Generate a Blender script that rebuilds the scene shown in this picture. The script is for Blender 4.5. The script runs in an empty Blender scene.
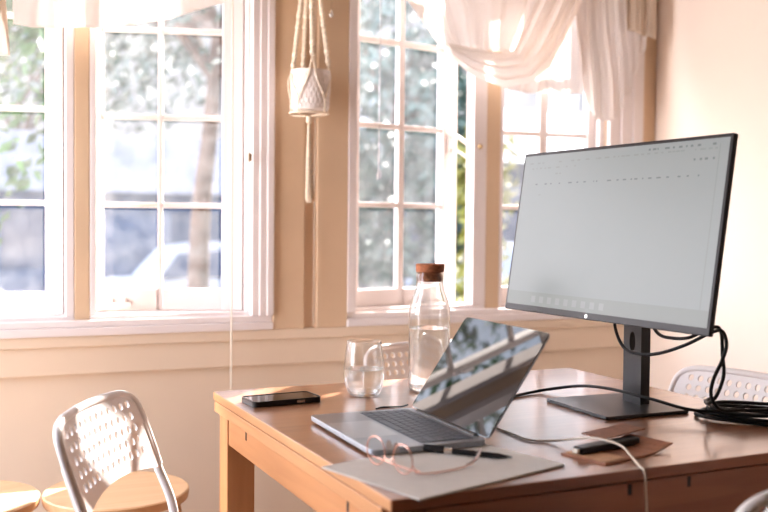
import bpy, math, random
from mathutils import Vector, Matrix
R_=math.radians; PI=math.pi
rnd=random.Random(5)
S=bpy.context.scene; COL=S.collection

# ------------------------------------------------------------ materials
def mat(name, col, rough=.5, metal=0, spec=.5, **k):
    m=bpy.data.materials.new(name); m.use_nodes=True
    b=m.node_tree.nodes['Principled BSDF']
    b.inputs['Base Color'].default_value=(*col,1); b.inputs['Roughness'].default_value=rough
    b.inputs['Metallic'].default_value=metal; b.inputs['Specular IOR Level'].default_value=spec
    if 'coat' in k: b.inputs['Coat Weight'].default_value=k['coat']; b.inputs['Coat Roughness'].default_value=k.get('cr',.1)
    if 'sub' in k: b.inputs['Transmission Weight'].default_value=k['sub']
    if 'emit' in k: b.inputs['Emission Color'].default_value=(*k['emit'],1); b.inputs['Emission Strength'].default_value=k.get('es',1)
    if 'noise' in k:                         # slight mottling of the surface's own colour, plus fine bump
        sc,amt=k['noise']; nt=m.node_tree; N=nt.nodes; L=nt.links
        tc=N.new('ShaderNodeTexCoord'); no=N.new('ShaderNodeTexNoise'); no.inputs['Scale'].default_value=sc; no.inputs['Detail'].default_value=4
        rp=N.new('ShaderNodeValToRGB'); e=rp.color_ramp.elements
        e[0].position=.3; e[1].position=.7
        e[0].color=tuple(c*(1-amt) for c in col)+(1,); e[1].color=tuple(min(1,c*(1+amt)) for c in col)+(1,)
        L.new(tc.outputs['Object'],no.inputs['Vector']); L.new(no.outputs['Fac'],rp.inputs['Fac']); L.new(rp.outputs['Color'],b.inputs['Base Color'])
        if 'bump' in k:
            bp=N.new('ShaderNodeBump'); bp.inputs['Strength'].default_value=k['bump']; bp.inputs['Distance'].default_value=.002
            L.new(no.outputs['Fac'],bp.inputs['Height']); L.new(bp.outputs['Normal'],b.inputs['Normal'])
    return m
def wood(name, c1, c2, rough=.4, axis='x', scale=6, coat=0):
    m=mat(name,c1,rough); nt=m.node_tree; N=nt.nodes; L=nt.links; b=N['Principled BSDF']
    tc=N.new('ShaderNodeTexCoord'); mp=N.new('ShaderNodeMapping')
    sv={'x':(.6,9,9),'y':(9,.6,9),'z':(9,9,.6)}[axis]; mp.inputs['Scale'].default_value=sv
    no=N.new('ShaderNodeTexNoise'); no.inputs['Scale'].default_value=scale; no.inputs['Detail'].default_value=6; no.inputs['Distortion'].default_value=.6
    rp=N.new('ShaderNodeValToRGB'); e=rp.color_ramp.elements
    e[0].position=.3; e[1].position=.72; e[0].color=(*c2,1); e[1].color=(*c1,1)
    L.new(tc.outputs['Object'],mp.inputs['Vector']); L.new(mp.outputs['Vector'],no.inputs['Vector']); L.new(no.outputs['Fac'],rp.inputs['Fac']); L.new(rp.outputs['Color'],b.inputs['Base Color'])
    b.inputs['Coat Weight'].default_value=coat; b.inputs['Coat Roughness'].default_value=.25
    return m
def glass(name, ior=1.45, tint=(1,1,1), thru=.0):
    m=bpy.data.materials.new(name); m.use_nodes=True; nt=m.node_tree; N=nt.nodes; L=nt.links
    N.remove(N['Principled BSDF']); out=N['Material Output']
    g=N.new('ShaderNodeBsdfGlass'); g.inputs['IOR'].default_value=ior; g.inputs['Roughness'].default_value=0; g.inputs['Color'].default_value=(*tint,1)
    t=N.new('ShaderNodeBsdfTransparent'); mx=N.new('ShaderNodeMixShader'); mx.inputs[0].default_value=thru
    L.new(g.outputs[0],mx.inputs[1]); L.new(t.outputs[0],mx.inputs[2]); L.new(mx.outputs[0],out.inputs['Surface'])
    return m
def pane_mat(name):
    m=bpy.data.materials.new(name); m.use_nodes=True; nt=m.node_tree; N=nt.nodes; L=nt.links
    N.remove(N['Principled BSDF']); out=N['Material Output']
    t=N.new('ShaderNodeBsdfTransparent'); t.inputs[0].default_value=(.97,.97,.98,1)
    gl=N.new('ShaderNodeBsdfGlossy'); gl.inputs['Roughness'].default_value=.02
    fr=N.new('ShaderNodeFresnel'); fr.inputs['IOR'].default_value=1.45
    mx=N.new('ShaderNodeMixShader'); L.new(fr.outputs[0],mx.inputs[0]); L.new(t.outputs[0],mx.inputs[1]); L.new(gl.outputs[0],mx.inputs[2])
    # dusty film on old glass
    tl=N.new('ShaderNodeBsdfTranslucent'); tl.inputs[0].default_value=(.95,.93,.96,1)
    no=N.new('ShaderNodeTexNoise'); no.inputs['Scale'].default_value=14; no.inputs['Detail'].default_value=6
    rp=N.new('ShaderNodeMapRange'); rp.inputs[1].default_value=.35; rp.inputs[2].default_value=.75; rp.inputs[3].default_value=DUST[0]; rp.inputs[4].default_value=DUST[1]
    tc=N.new('ShaderNodeTexCoord'); L.new(tc.outputs['Object'],no.inputs['Vector']); L.new(no.outputs['Fac'],rp.inputs[0])
    m2=N.new('ShaderNodeMixShader'); L.new(rp.outputs[0],m2.inputs[0]); L.new(mx.outputs[0],m2.inputs[1]); L.new(tl.outputs[0],m2.inputs[2])
    L.new(m2.outputs[0],out.inputs['Surface']); return m
def sheer(name, col, transp, transl):
    m=bpy.data.materials.new(name); m.use_nodes=True; nt=m.node_tree; N=nt.nodes; L=nt.links
    N.remove(N['Principled BSDF']); out=N['Material Output']
    d=N.new('ShaderNodeBsdfDiffuse'); d.inputs[0].default_value=(*col,1)
    tl=N.new('ShaderNodeBsdfTranslucent'); tl.inputs[0].default_value=(*col,1)
    t=N.new('ShaderNodeBsdfTransparent')
    a=N.new('ShaderNodeMixShader'); a.inputs[0].default_value=transl; L.new(d.outputs[0],a.inputs[1]); L.new(tl.outputs[0],a.inputs[2])
    b=N.new('ShaderNodeMixShader'); b.inputs[0].default_value=transp; L.new(a.outputs[0],b.inputs[1]); L.new(t.outputs[0],b.inputs[2])
    L.new(b.outputs[0],out.inputs['Surface']); return m
DUST=(.03,.08)
M={}
M['wall']=mat('wall_paint',(.80,.63,.47),.7,noise=(3,.03),bump=.1)
M['wallr']=mat('side_wall_paint',(.81,.67,.56),.75,noise=(3,.02))
M['trim']=mat('white_gloss_paint',(.86,.77,.74),.32,noise=(8,.02))
M['post']=mat('wall_paint_shaded',(.72,.51,.33),.45,noise=(6,.04))  # wall paint darkened: shade on boards and posts put into the colour
M['floor']=wood('floor_boards',(.30,.19,.12),(.2,.12,.07),.4,'y',3)
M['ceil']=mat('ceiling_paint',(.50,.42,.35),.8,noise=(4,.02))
M['pane']=pane_mat('window_glass')
M['top']=wood('table_top_wood',(.42,.18,.085),(.31,.12,.055),.3,'x',5,coat=1)
M['top'].node_tree.nodes['Principled BSDF'].inputs['Coat IOR'].default_value=1.8; M['top'].node_tree.nodes['Principled BSDF'].inputs['Coat Roughness'].default_value=.17
M['edge']=wood('table_edge_wood',(.60,.29,.12),(.50,.22,.085),.42,'y',5)
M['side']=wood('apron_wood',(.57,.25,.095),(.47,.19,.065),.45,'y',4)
M['side_shaded']=wood('apron_wood_shaded',(.34,.115,.045),(.24,.075,.03),.45,'x',4)  # darker copy of the apron wood, front shade put into its colour
M['legw']=wood('leg_wood',(.55,.24,.09),(.43,.17,.06),.45,'z',4)
M['slot']=mat('dark_slot',(.03,.012,.006),.7)
M['plast']=mat('white_plastic',(.80,.75,.73),.35)
M['metalw']=mat('white_tube',(.70,.67,.65),.35,0)
M['ply']=wood('birch_veneer',(.78,.5,.28),(.7,.42,.22),.4,'x',4)
M['plye']=wood('birch_edge',(.70,.40,.20),(.6,.32,.15),.45,'x',8)
M['black']=mat('black_plastic',(.006,.005,.006),.35,spec=.3)
M['bezel']=mat('bezel_black',(.010,.006,.007),.3,spec=.25)
M['stand']=mat('graphite_metal',(.03,.03,.033),.33,.3)
M['cable']=mat('black_rubber',(.006,.005,.005),.5,spec=.25)
M['wire']=mat('beige_cord',(.72,.62,.5),.5)
M['alu']=mat('space_grey_aluminium',(.30,.32,.35),.32,.85)
M['key']=mat('black_key',(.05,.06,.08),.4)
M['scr']=mat('laptop_display_glass',(.004,.004,.006),.02,spec=.4)
M['cork']=mat('cork',(.33,.10,.035),.8,noise=(160,.35),bump=.4)
M['glass']=glass('clear_glass',1.45,(.985,.99,.99),.12)
M['water']=glass('water',1.33,(.99,1,1),.12)
M['paper']=mat('grey_card_cover',(.62,.58,.53),.6,noise=(60,.03))
M['pages']=mat('paper_pages',(.60,.44,.25),.7,noise=(200,.1))
M['gold']=mat('rose_gold_wire',(.72,.38,.29),.25,.8)
M['pad']=mat('clear_silicone',(.9,.82,.78),.15,sub=.6)
M['lens']=glass('lens_glass',1.05,(1,1,1),.8)
M['chrome']=mat('chrome',(.7,.68,.66),.18,1)
M['leather']=mat('brown_leather',(.33,.12,.055),.5,noise=(90,.2),bump=.3)
M['leatheri']=mat('tan_leather_lining',(.58,.33,.18),.6,noise=(90,.15))
M['pot']=mat('white_ceramic',(.80,.70,.64),.4)
M['cotton']=mat('cotton_cord',(.80,.66,.50),.9,noise=(120,.2),bump=.5)
M['sheer']=sheer('sheer_voile',(.90,.83,.80),.22,.5)
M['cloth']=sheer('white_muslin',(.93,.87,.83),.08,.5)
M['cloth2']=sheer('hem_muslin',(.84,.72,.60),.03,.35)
M['clear']=glass('clear_acrylic',1.3,(.97,.95,.95),.35)
M['phone']=mat('black_phone_glass',(.008,.008,.01),.05)
M['case']=mat('black_case',(.02,.018,.018),.3,spec=.3)
M['brass']=mat('brass',(.6,.42,.22),.35,.9)
M['bark']=mat('bark',(.075,.036,.022),.9,noise=(9,.35),bump=.5)
M['leafg']=mat('green_leaf',(.04,.11,.012),.6,noise=(2,.5))
M['leafp']=mat('pale_leaf',(.05,.085,.07),.6,noise=(2,.3))
M['leafd']=mat('dark_leaf',(.02,.045,.025),.6,noise=(2,.3))
M['leafy']=mat('yellow_leaf',(.17,.16,.02),.6,noise=(2,.4))
M['grass']=mat('lawn',(.09,.10,.07),.9,spec=.05,noise=(1.5,.3))
M['road']=mat('pale_asphalt',(.12,.12,.14),.9,spec=.1,noise=(3,.1))
M['blue']=mat('blue_grey_cladding',(.018,.05,.12),.7,noise=(1.5,.25))
M['roofp']=mat('pale_roof',(.06,.07,.10),.9,spec=.05,noise=(2,.15))
M['carw']=mat('white_car_paint',(.24,.26,.31),.3,coat=.5)
M['carr']=mat('red_car_paint',(.30,.09,.12),.3,coat=.5)
M['carb']=mat('silver_car_paint',(.12,.15,.22),.3,coat=.5)
M['carg']=mat('car_glass',(.02,.04,.09),.1)
M['tyre']=mat('tyre',(.02,.02,.02),.8)

# ------------------------------------------------------------ mesh builder
class MB:
    def __init__(s): s.v=[]; s.f=[]; s.m=[]
    def add(s,vs,fs,mi=0,T=None):
        o=len(s.v)
        s.v+= [tuple(T@Vector(p)) if T else tuple(p) for p in vs]
        s.f+= [tuple(i+o for i in f) for f in fs]; s.m+=[mi]*len(fs); return s
    def box(s,x0,x1,y0,y1,z0,z1,mi=0,T=None):
        return s.add([(x0,y0,z0),(x1,y0,z0),(x1,y1,z0),(x0,y1,z0),(x0,y0,z1),(x1,y0,z1),(x1,y1,z1),(x0,y1,z1)],
            [(0,3,2,1),(4,5,6,7),(0,1,5,4),(1,2,6,5),(2,3,7,6),(3,0,4,7)],mi,T)
    def prism(s,pts,z0,z1,mi=0,T=None):      # pts counter-clockwise in xy
        n=len(pts); v=[(x,y,z0) for x,y in pts]+[(x,y,z1) for x,y in pts]
        f=[tuple(range(n-1,-1,-1)),tuple(range(n,2*n))]+[(i,(i+1)%n,n+(i+1)%n,n+i) for i in range(n)]
        return s.add(v,f,mi,T)
    def lathe(s,prof,n=32,mi=0,T=None,caps=True):  # prof [(r,z)]
        v=[];f=[];k=len(prof)
        for r,z in prof:
            for j in range(n): a=2*PI*j/n; v.append((r*math.cos(a),r*math.sin(a),z))
        for i in range(k-1):
            for j in range(n): f.append((i*n+j,i*n+(j+1)%n,(i+1)*n+(j+1)%n,(i+1)*n+j))
        if caps: f.append(tuple(range(n-1,-1,-1))); f.append(tuple((k-1)*n+j for j in range(n)))
        return s.add(v,f,mi,T)
    def tube(s,pts,r,n=10,mi=0,T=None,smooth=0,closed=False):
        pts=[Vector(p) for p in pts]
        if smooth: pts=spline(pts,smooth,closed)
        N=len(pts); v=[];f=[]; prev=None
        for i,p in enumerate(pts):
            a=pts[(i-1)%N] if (closed or i>0) else p; b=pts[(i+1)%N] if (closed or i<N-1) else p
            t=(b-a).normalized()
            if prev is None:
                u=t.orthogonal().normalized()
            else:
                u=(prev-t*prev.dot(t)); u=u.normalized() if u.length>1e-6 else t.orthogonal().normalized()
            prev=u; w=t.cross(u); rr=r(i/(N-1)) if callable(r) else r
            for j in range(n):
                an=2*PI*j/n; v.append(p+u*math.cos(an)*rr+w*math.sin(an)*rr)
        for i in range(N if closed else N-1):
            for j in range(n): f.append((i*n+j,i*n+(j+1)%n,((i+1)%N)*n+(j+1)%n,((i+1)%N)*n+j))
        if not closed: f.append(tuple(range(n-1,-1,-1))); f.append(tuple((N-1)*n+j for j in range(n)))
        return s.add(v,f,mi,T)
    def build(s,name,mats,parent=None,smooth=False,bevel=0,seg=2,solid=0,sub=0):
        me=bpy.data.meshes.new(name); me.from_pydata(s.v,[],s.f)
        if not isinstance(mats,(list,tuple)): mats=[mats]
        for m in mats: me.materials.append(m)
        for i,p in enumerate(me.polygons): p.material_index=s.m[i]
        me.update()
        o=bpy.data.objects.new(name,me); COL.objects.link(o)
        if parent: o.parent=parent
        if smooth:
            for p in me.polygons: p.use_smooth=True
            try: me.set_sharp_from_angle(angle=R_(40))
            except Exception: pass
        if solid: q=o.modifiers.new('s','SOLIDIFY'); q.thickness=solid; q.offset=0
        if bevel: q=o.modifiers.new('b','BEVEL'); q.width=bevel; q.segments=seg; q.limit_method='ANGLE'; q.angle_limit=R_(50)
        if sub: q=o.modifiers.new('u','SUBSURF'); q.levels=sub; q.render_levels=sub
        return o
def spline(p,k,closed=False):
    out=[];n=len(p)
    for i in range(n if closed else n-1):
        p0=p[(i-1)%n] if (closed or i>0) else p[0]; p1=p[i]; p2=p[(i+1)%n]; p3=p[(i+2)%n] if (closed or i+2<n) else p[-1]
        for j in range(k):
            t=j/k; out.append(.5*((2*p1)+(p2-p0)*t+(2*p0-5*p1+4*p2-p3)*t*t+(3*p1-p0-3*p2+p3)*t**3))
    if not closed: out.append(p[-1].copy())
    return out
def rrect(x0,x1,y0,y1,r,n=6):
    pts=[]
    for cx,cy,a0 in ((x1-r,y0+r,-90),(x1-r,y1-r,0),(x0+r,y1-r,90),(x0+r,y0+r,180)):
        for i in range(n+1): a=R_(a0+90*i/n); pts.append((cx+r*math.cos(a),cy+r*math.sin(a)))
    return pts
def empty(name,loc,rz=0,parent=None,rot=None):
    o=bpy.data.objects.new(name,None); COL.objects.link(o); o.location=loc; o.rotation_euler=rot or (0,0,rz); o.empty_display_size=.05
    if parent: o.parent=parent
    return o
def tag(o,label,cat,group=None,kind=None):
    if label: o['label']=label
    if cat: o['category']=cat
    if group: o['group']=group
    if kind: o['kind']=kind
    return o
def struct(o): o['kind']='structure'; return o
def copy_tree(o,parent=None):
    c=o.copy(); COL.objects.link(c)
    if parent: c.parent=parent
    for ch in list(o.children): copy_tree(ch,c)
    return c

# ------------------------------------------------------------ room shell
W=2.9; XR=2.335; XL=-1.5; YF=-1.9; CH=2.6
b=MB(); b.box(XL-.1,XR+.1,YF-.1,W+.1,-.1,0); struct(b.build('floor',M['floor']))
b=MB(); b.box(XL-.1,XR+.1,YF-.1,W+.1,CH,CH+.1); struct(b.build('ceiling',M['ceil']))
b=MB(); b.box(XR,XR+.1,YF,W,0,CH); struct(b.build('wall_right',M['wallr']))
AX0,AX1,BX0,BX1,Z0,Z1=-1.25,.80,1.135,2.125,.80,2.14
b=MB()
b.box(XL,XR+.1,W,W+.1,0,Z0); b.box(XL,XR+.1,W,W+.1,Z1,CH)
b.box(XL,AX0,W,W+.1,Z0,Z1); b.box(AX1,BX0,W,W+.1,Z0,Z1); b.box(BX1,XR+.1,W,W+.1,Z0,Z1)
struct(b.build('wall_back',M['wall']))
# wall on the left with a wide unseen opening, added to let in fill light
b=MB(); LY0,LY1,LZ0,LZ1=1.7,2.82,.05,2.45
b.box(XL-.1,XL,YF,W+.1,0,LZ0); b.box(XL-.1,XL,YF,W+.1,LZ1,CH); b.box(XL-.1,XL,YF,LY0,LZ0,LZ1); b.box(XL-.1,XL,LY1,W+.1,LZ0,LZ1)
struct(b.build('wall_left',M['wall']))
b=MB(); b.box(XL-.1,XR+.1,YF-.1,YF,0,CH); struct(b.build('wall_front',mat('dark_unseen_wall',(.06,.04,.03),.6,noise=(2,.2))))  # unseen wall, colour kept dark to cut bounce onto the table front
# wainscot mouldings under the windows
b=MB(); b.box(XL,XR,2.878,W,.757,.789); struct(b.build('trim_1',M['wall'],bevel=.003))
b=MB(); b.box(XL,XR,2.886,W,.676,.757); struct(b.build('trim_2',M['wall'],bevel=.003))
# boards between the two window groups, with a recess between them
b=MB(); b.box(.864,.966,2.876,W,.789,CH); struct(b.build('trim_3',M['post'],bevel=.002))
b=MB(); b.box(1.008,1.112,2.876,W,.789,CH); struct(b.build('trim_4',M['post'],bevel=.002))
b=MB(); b.box(.966,1.008,2.893,W,.789,CH); struct(b.build('trim_5',M['post']))
# casings
def casing(name,x0,x1,z0,z1,lw,rw):
    b=MB()
    b.box(x0,x1,2.872,W+.02,z0,z0+.024)                # bottom board
    b.box(x0,x1,2.882,W+.03,z0+.024,z0+.044)
    b.box(x0,x0+lw,2.874,W+.02,z0+.044,z1)
    n=3 if rw>.06 else 1
    for i in range(n):
        w=rw/n; b.box(x1-rw+i*w,x1-rw+(i+1)*w,(2.88,2.872,2.866)[i if n==3 else 1],W+.02,z0+.044,z1)
    b.box(x0,x1,2.874,W+.02,z1,z1+.09)
    return struct(b.build(name,M['trim'],bevel=.003))
casing('trim_6',AX0-.06,.864,.789,2.12,.07,.068)
casing('trim_7',1.112,2.272,.789,2.12,.03,.14)
b=MB(); b.box(2.272,XR,2.880,W,.789,CH); struct(b.build('trim_8',M['post'],bevel=.002))

# ------------------------------------------------------------ windows
def window(n,hx,side,ang,cells,ext,rows,zb,zt,frame):
    root=empty('window_%d'%n,(hx,2.95,0)); struct(root)
    b=MB()
    for (x0,x1) in frame: b.box(x0-hx,x1-hx,-.045,(.06 if n!=3 else .012),.845,2.12)
    fx0=min(f[0] for f in frame)-hx; fx1=max(f[1] for f in frame)-hx
    b.box(fx0,fx1,-.045,.07,.80,.845); b.box(fx0,fx1,-.045,.06,2.12,2.14)
    b.build('window_frame',M['trim'],root,bevel=.003)
    a=ang*side if side<0 else ang
    sash=empty('sash',(0,0,0),(-ang if side<0 else ang),root)
    s0,s1=ext; T=.038
    def X(a_,b_): return (a_,b_) if side>0 else (-b_,-a_)
    b=MB()
    xs=[s0]+[c for cc in cells for c in cc]+[s1]
    zs=[zb]+[r for rr in rows for r in rr]+[zt]
    for i in range(0,len(xs),2):
        m_=0<i<len(xs)-2; th=.012 if m_ else T/2
        x0,x1=X(xs[i],xs[i+1]); b.box(x0,x1,-th,th,zb,zt)
    for i in range(0,len(zs),2):
        m_=0<i<len(zs)-2; th=.011 if m_ else T/2-.001
        for j in range(1,len(xs)-1,2):
            x0,x1=X(xs[j],xs[j+1]); b.box(x0,x1,-th,th,zs[i],zs[i+1])
    fr=b.build('sash_frame',M['trim'],sash,bevel=.003)
    b=MB()
    for j in range(1,len(xs)-1,2):
        for i in range(1,len(zs)-1,2):
            x0,x1=X(xs[j],xs[j+1]); z0,z1=zs[i],zs[i+1]
            b.add([(x0,0,z0),(x1,0,z0),(x1,0,z1),(x0,0,z1)],[(0,1,2,3)])
    b.build('glass_panes',M['pane'],sash)
    return root,sash,X
rA=[(.913,1.165),(1.182,1.438),(1.455,1.706),(1.723,1.985)]
rB=[(.903,1.178),(1.195,1.444),(1.461,1.727),(1.746,2.0)]
AN=R_(16)
w1,s1,_=window(1,.248,-1,AN,[(.05,.232),(.248,.41)],(0,.455),rA,.848,2.045,[(-.23,-.205),(.248,.273)])
w2,s2,_=window(2,.785,-1,R_(16),[(.065,.247),(.262,.428)],(0,.455),rA,.846,2.045,[(.316,.334),(.785,.815)])
w3,s3,_=window(3,1.14,1,R_(12),[(.032,.197),(.221,.385)],(-.012,.448),rB,.836,2.06,[(1.112,1.128),(1.585,1.637)])
w4,s4,_=window(4,2.105,-1,R_(4),[(.03,.193),(.225,.372)],(0,.41),rB,.846,2.06,[(1.69,1.703),(2.105,2.135)])
w5,s5,_=window(5,-.27,-1,R_(10),[(.05,.232),(.248,.41)],(0,.455),rA,.848,2.045,[(-.75,-.725),(-.27,-.23)])
w6,s6,_=window(6,-.79,-1,R_(6),[(.05,.232),(.248,.41)],(0,.455),rA,.848,2.045,[(-1.25,-1.225),(-.79,-.75)])
b=MB(); b.box(.273,.316,2.905,3.01,.803,2.12); struct(b.build('trim_9',M['post'],bevel=.003))
b=MB(); b.box(1.637,1.69,2.905,2.968,.803,2.12); struct(b.build('trim_10',M['post'],bevel=.003))
# window furniture
def handle(parent,T,mm,name='latch'):
    b=MB(); b.box(-.009,.009,-.008,0,-.028,.028,T=T); b.tube([(0,-.008,0),(0,-.022,.002),(0,-.026,.045)],.005,8,T=T,smooth=4)
    return b.build(name,mm,parent,smooth=True)
handle(s2,Matrix.Translation((-.442,-.019,1.47)),M['trim'])
b=MB(); b.box(-.43,-.34,-.034,-.018,.862,.872); b.lathe([(.008,0),(.008,.012),(.004,.016)],12,T=Matrix.Translation((-.40,-.026,.872))); b.lathe([(.008,0),(.008,.012),(.004,.016)],12,T=Matrix.Translation((-.36,-.026,.872)))
b.build('casement_stay',M['trim'],s2,smooth=True)
b=MB(); b.box(.402,.438,-.03,-.019,1.37,1.44); b.tube([(.42,-.03,1.425),(.42,-.05,1.43),(.47,-.055,1.405),(.50,-.05,1.37)],.007,8,smooth=5); b.tube([(.42,-.03,1.385),(.42,-.045,1.385),(.47,-.05,1.36)],.005,8,smooth=4)
b.build('latch',M['trim'],s3,smooth=True)
b=MB(); b.lathe([(.008,0),(.009,.004),(.005,.014)],12,T=Matrix.Translation((.467,-.045,1.392))@Matrix.Rotation(PI/2,4,'X')); b.build('latch_button',M['brass'],w3,smooth=True)
b=MB(); b.box(-.005,.005,-.087,-.08,1.31,1.335); b.build('casing_hook',M['brass'],w2)

# ------------------------------------------------------------ table
TT=.745
table=empty('dining_table',(.49,2.089,0),.032)
tag(table,'brown wooden extending dining table holding the laptop and monitor','table')
L_,D_=.961,.917
b=MB(); b.prism(rrect(0,L_,-D_,0,.004,3),TT-.018,TT); tp=b.build('tabletop',[M['top'],M['edge'],M['side_shaded']],table,bevel=.002)
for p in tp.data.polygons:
    if abs(p.normal.z)<.5: p.material_index=2 if p.normal.y<-.7 else 1  # front-facing edges take the wood with shade in its colour
b=MB(); b.prism(rrect(.002,L_-.002,-D_+.035,-.002,.004,3),TT-.044,TT-.0205); b.build('extension_leaf',M['edge'],table,bevel=.002)
b=MB(); b.box(.02,L_-.02,-D_+.02,-.02,TT-.0205,TT-.018); b.build('runner',M['slot'],table)
lg=.062; i0=.012; az0,az1=.640,TT-.044
for (lx,ly) in ((i0,-i0-lg+.0),(i0,-D_+i0),(L_-i0-lg,-i0-lg),(L_-i0-lg,-D_+i0)):
    b=MB(); b.box(lx,lx+lg,ly,ly+lg,0,az1); b.build('leg',M['legw'],table,bevel=.002)
def apron(x0,x1,y0,y1,m,slots,axis,top=0):
    b=MB(); b.box(x0,x1,y0,y1,az0,(top or az1)-.001); o=b.build('apron',m,table,bevel=.0015)
    for s_ in slots:
        b=MB()
        if axis=='y': b.box(x0-.0006,x0+.004,s_-.004,s_+.004,az1-.024,az1-.004)
        else: b.box(s_-.0035,s_+.0035,y0-.0006,y0+.004,TT-.040,TT-.023)
        b.build('slot',M['slot'],o)
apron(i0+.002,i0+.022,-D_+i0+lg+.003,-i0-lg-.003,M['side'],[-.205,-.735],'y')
apron(.004,L_-.004,-D_+.004,-D_+.0115,M['side_shaded'],[.410,.528],'x',TT-.0195)
apron(i0+lg+.003,L_-i0-lg-.003,-i0-.022,-i0-.002,M['side_shaded'],[],'x')
apron(L_-i0-.022,L_-i0-.002,-D_+i0+lg+.003,-i0-lg-.003,M['side'],[],'y')

# ------------------------------------------------------------ chairs
def perf(nx,ny,px,py,cx,cy,hr,outline,fmap,thick,omit=lambda i,j:False,seg=3):
    """perforated sheet: grid of square cells with round holes, joined to a rounded outline"""
    P=[];F=[];idx={}
    def vid(x,y):
        k=(round(x,6),round(y,6))
        if k not in idx: idx[k]=len(P); P.append((x,y))
        return idx[k]
    x0=cx-nx*px/2; y0=cy-ny*py/2
    for i in range(nx):
        for j in range(ny):
            ax,ay=x0+i*px,y0+j*py; sq=[]
            for k in range(seg): sq.append((ax+px*k/seg,ay))
            for k in range(seg): sq.append((ax+px,ay+py*k/seg))
            for k in range(seg): sq.append((ax+px-px*k/seg,ay+py))
            for k in range(seg): sq.append((ax,ay+py-py*k/seg))
            ids=[vid(*q) for q in sq]; n=len(ids); mx,my=ax+px/2,ay+py/2
            if omit(i,j): c=vid(mx,my); F+=[(ids[k],ids[(k+1)%n],c) for k in range(n)]; continue
            ci=[]
            for q in sq:
                a=math.atan2(q[1]-my,q[0]-mx); ci.append(vid(mx+hr*math.cos(a),my+hr*math.sin(a)))
            F+=[(ids[k],ids[(k+1)%n],ci[(k+1)%n],ci[k]) for k in range(n)]
    per=[]
    for k in range(nx*seg): per.append((x0+px*k/seg,y0))
    for k in range(ny*seg): per.append((x0+nx*px,y0+py*k/seg))
    for k in range(nx*seg): per.append((x0+nx*px-px*k/seg,y0+ny*py))
    for k in range(ny*seg): per.append((x0,y0+ny*py-py*k/seg))
    ip=[vid(*q) for q in per]; n=len(ip)
    mid=[]; op=[]
    for q in per:
        ox,oy=outline(q[0],q[1]); op.append(vid(ox,oy))
    F+=[(ip[k],op[k],op[(k+1)%n],ip[(k+1)%n]) for k in range(n)]
    n0=len(P); V=[]
    for s_ in (1,-1):
        for (x,y) in P:
            p=Vector(fmap(x,y)); e=.001
            nn=(Vector(fmap(x+e,y))-p).cross(Vector(fmap(x,y+e))-p).normalized(); V.append(p+nn*thick/2*s_)
    FF=[f for f in F]+[tuple(i+n0 for i in reversed(f)) for f in F]
    cnt={}
    for f in F:
        for a,b_ in zip(f,f[1:]+f[:1]): cnt[(a,b_)]=cnt.get((a,b_),0)+1
    for (a,b_) in cnt:
        if (b_,a) not in cnt: FF.append((b_,a,a+n0,b_+n0))
    m=MB(); m.add(V,FF); return m,[V[k] for k in op]
def sup(x,y,cx,cy,wx,wy,n):
    dx,dy=(x-cx)/wx,(y-cy)/wy; r=(abs(dx)**n+abs(dy)**n)**(1/n); return cx+dx/r*wx,cy+dy/r*wy
def back_y(x,z):            # the backrest leans back and is dished sideways
    return -.140-(z-.45)*.37-.012+ .018*(x/.19)**2
def make_chair():
    r=empty('perforated_chair',(0,0,0))
    def outl(x,y):
        n=5 if y>.66 else 30
        X,Y=sup(x,y,0,.690,.192,.083,n)
        if Y<.64: Y+=.022*(1-(X/.192)**2)
        return X,Y
    m,ring=perf(12,5,.0262,.0232,0,.700,.0078,outl,lambda x,z:(x,back_y(x,z),z),.004)
    bk=m.build('backrest',M['plast'],r,smooth=True)
    m=MB(); m.tube([(sx*.193,back_y(.19,z),z) if False else p for p in []] or [Vector((X_,back_y(X_,Z_)-.002,Z_)) for X_,Z_ in
        [(-.188,.615),(-.19,.66),(-.188,.72),(-.176,.752),(-.14,.768),(-.07,.772),(0,.773),(.07,.772),(.14,.768),(.176,.752),(.188,.72),(.19,.66),(.188,.615)]],.0085,10,smooth=4)
    m.build('rim',M['plast'],bk,smooth=True)
    def souts(x,y): return sup(x,y,0,.02,.20,.195,6)
    m,_=perf(12,11,.0262,.026,0,.02,.0078,souts,lambda x,y:(x,y,.448-.012*(1-(x/.2)**2)*(1-(y/.2)**2)-(.03*max(0,(y-.14)/.06)**2)),.005)
    m.build('seat',M['plast'],r,smooth=True)
    for s_ in (-1,1):
        m=MB(); m.tube([(s_*.20,-.235,.01),(s_*.193,-.17,.40),(s_*.188,back_y(.19,.52)-.006,.52),(s_*.186,back_y(.19,.62)-.006,.62),(s_*.184,back_y(.19,.70)-.006,.70)],.0095,10,smooth=6)
        m.lathe([(.012,0),(.012,.02)],12,T=Matrix.Translation((s_*.20,-.236,0))); m.build('rear_leg',M['metalw'],r,smooth=True)
        m=MB(); m.tube([(s_*.20,.21,.01),(s_*.188,.165,.41),(s_*.186,.13,.432),(s_*.186,0,.434),(s_*.187,-.16,.432)],.0095,10,smooth=6)
        m.lathe([(.012,0),(.012,.02)],12,T=Matrix.Translation((s_*.20,.211,0))); m.build('front_leg',M['metalw'],r,smooth=True)
    for y_ in (-.12,.12):
        m=MB(); m.tube([(-.186,y_,.425),(.186,y_,.425)],.008,8); m.build('cross_bar',M['metalw'],r,smooth=True)
    return r
ch0=make_chair()
def put_chair(o,bx,by,fx,fy,label,dz=0):
    l=math.hypot(fx,fy); fx/=l; fy/=l
    o.location=(bx+fx*.258,by+fy*.258,0); o.rotation_euler=(0,0,math.atan2(-fx,fy)); tag(o,label,'chair','perforated plastic chairs round the table'); return o
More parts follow.
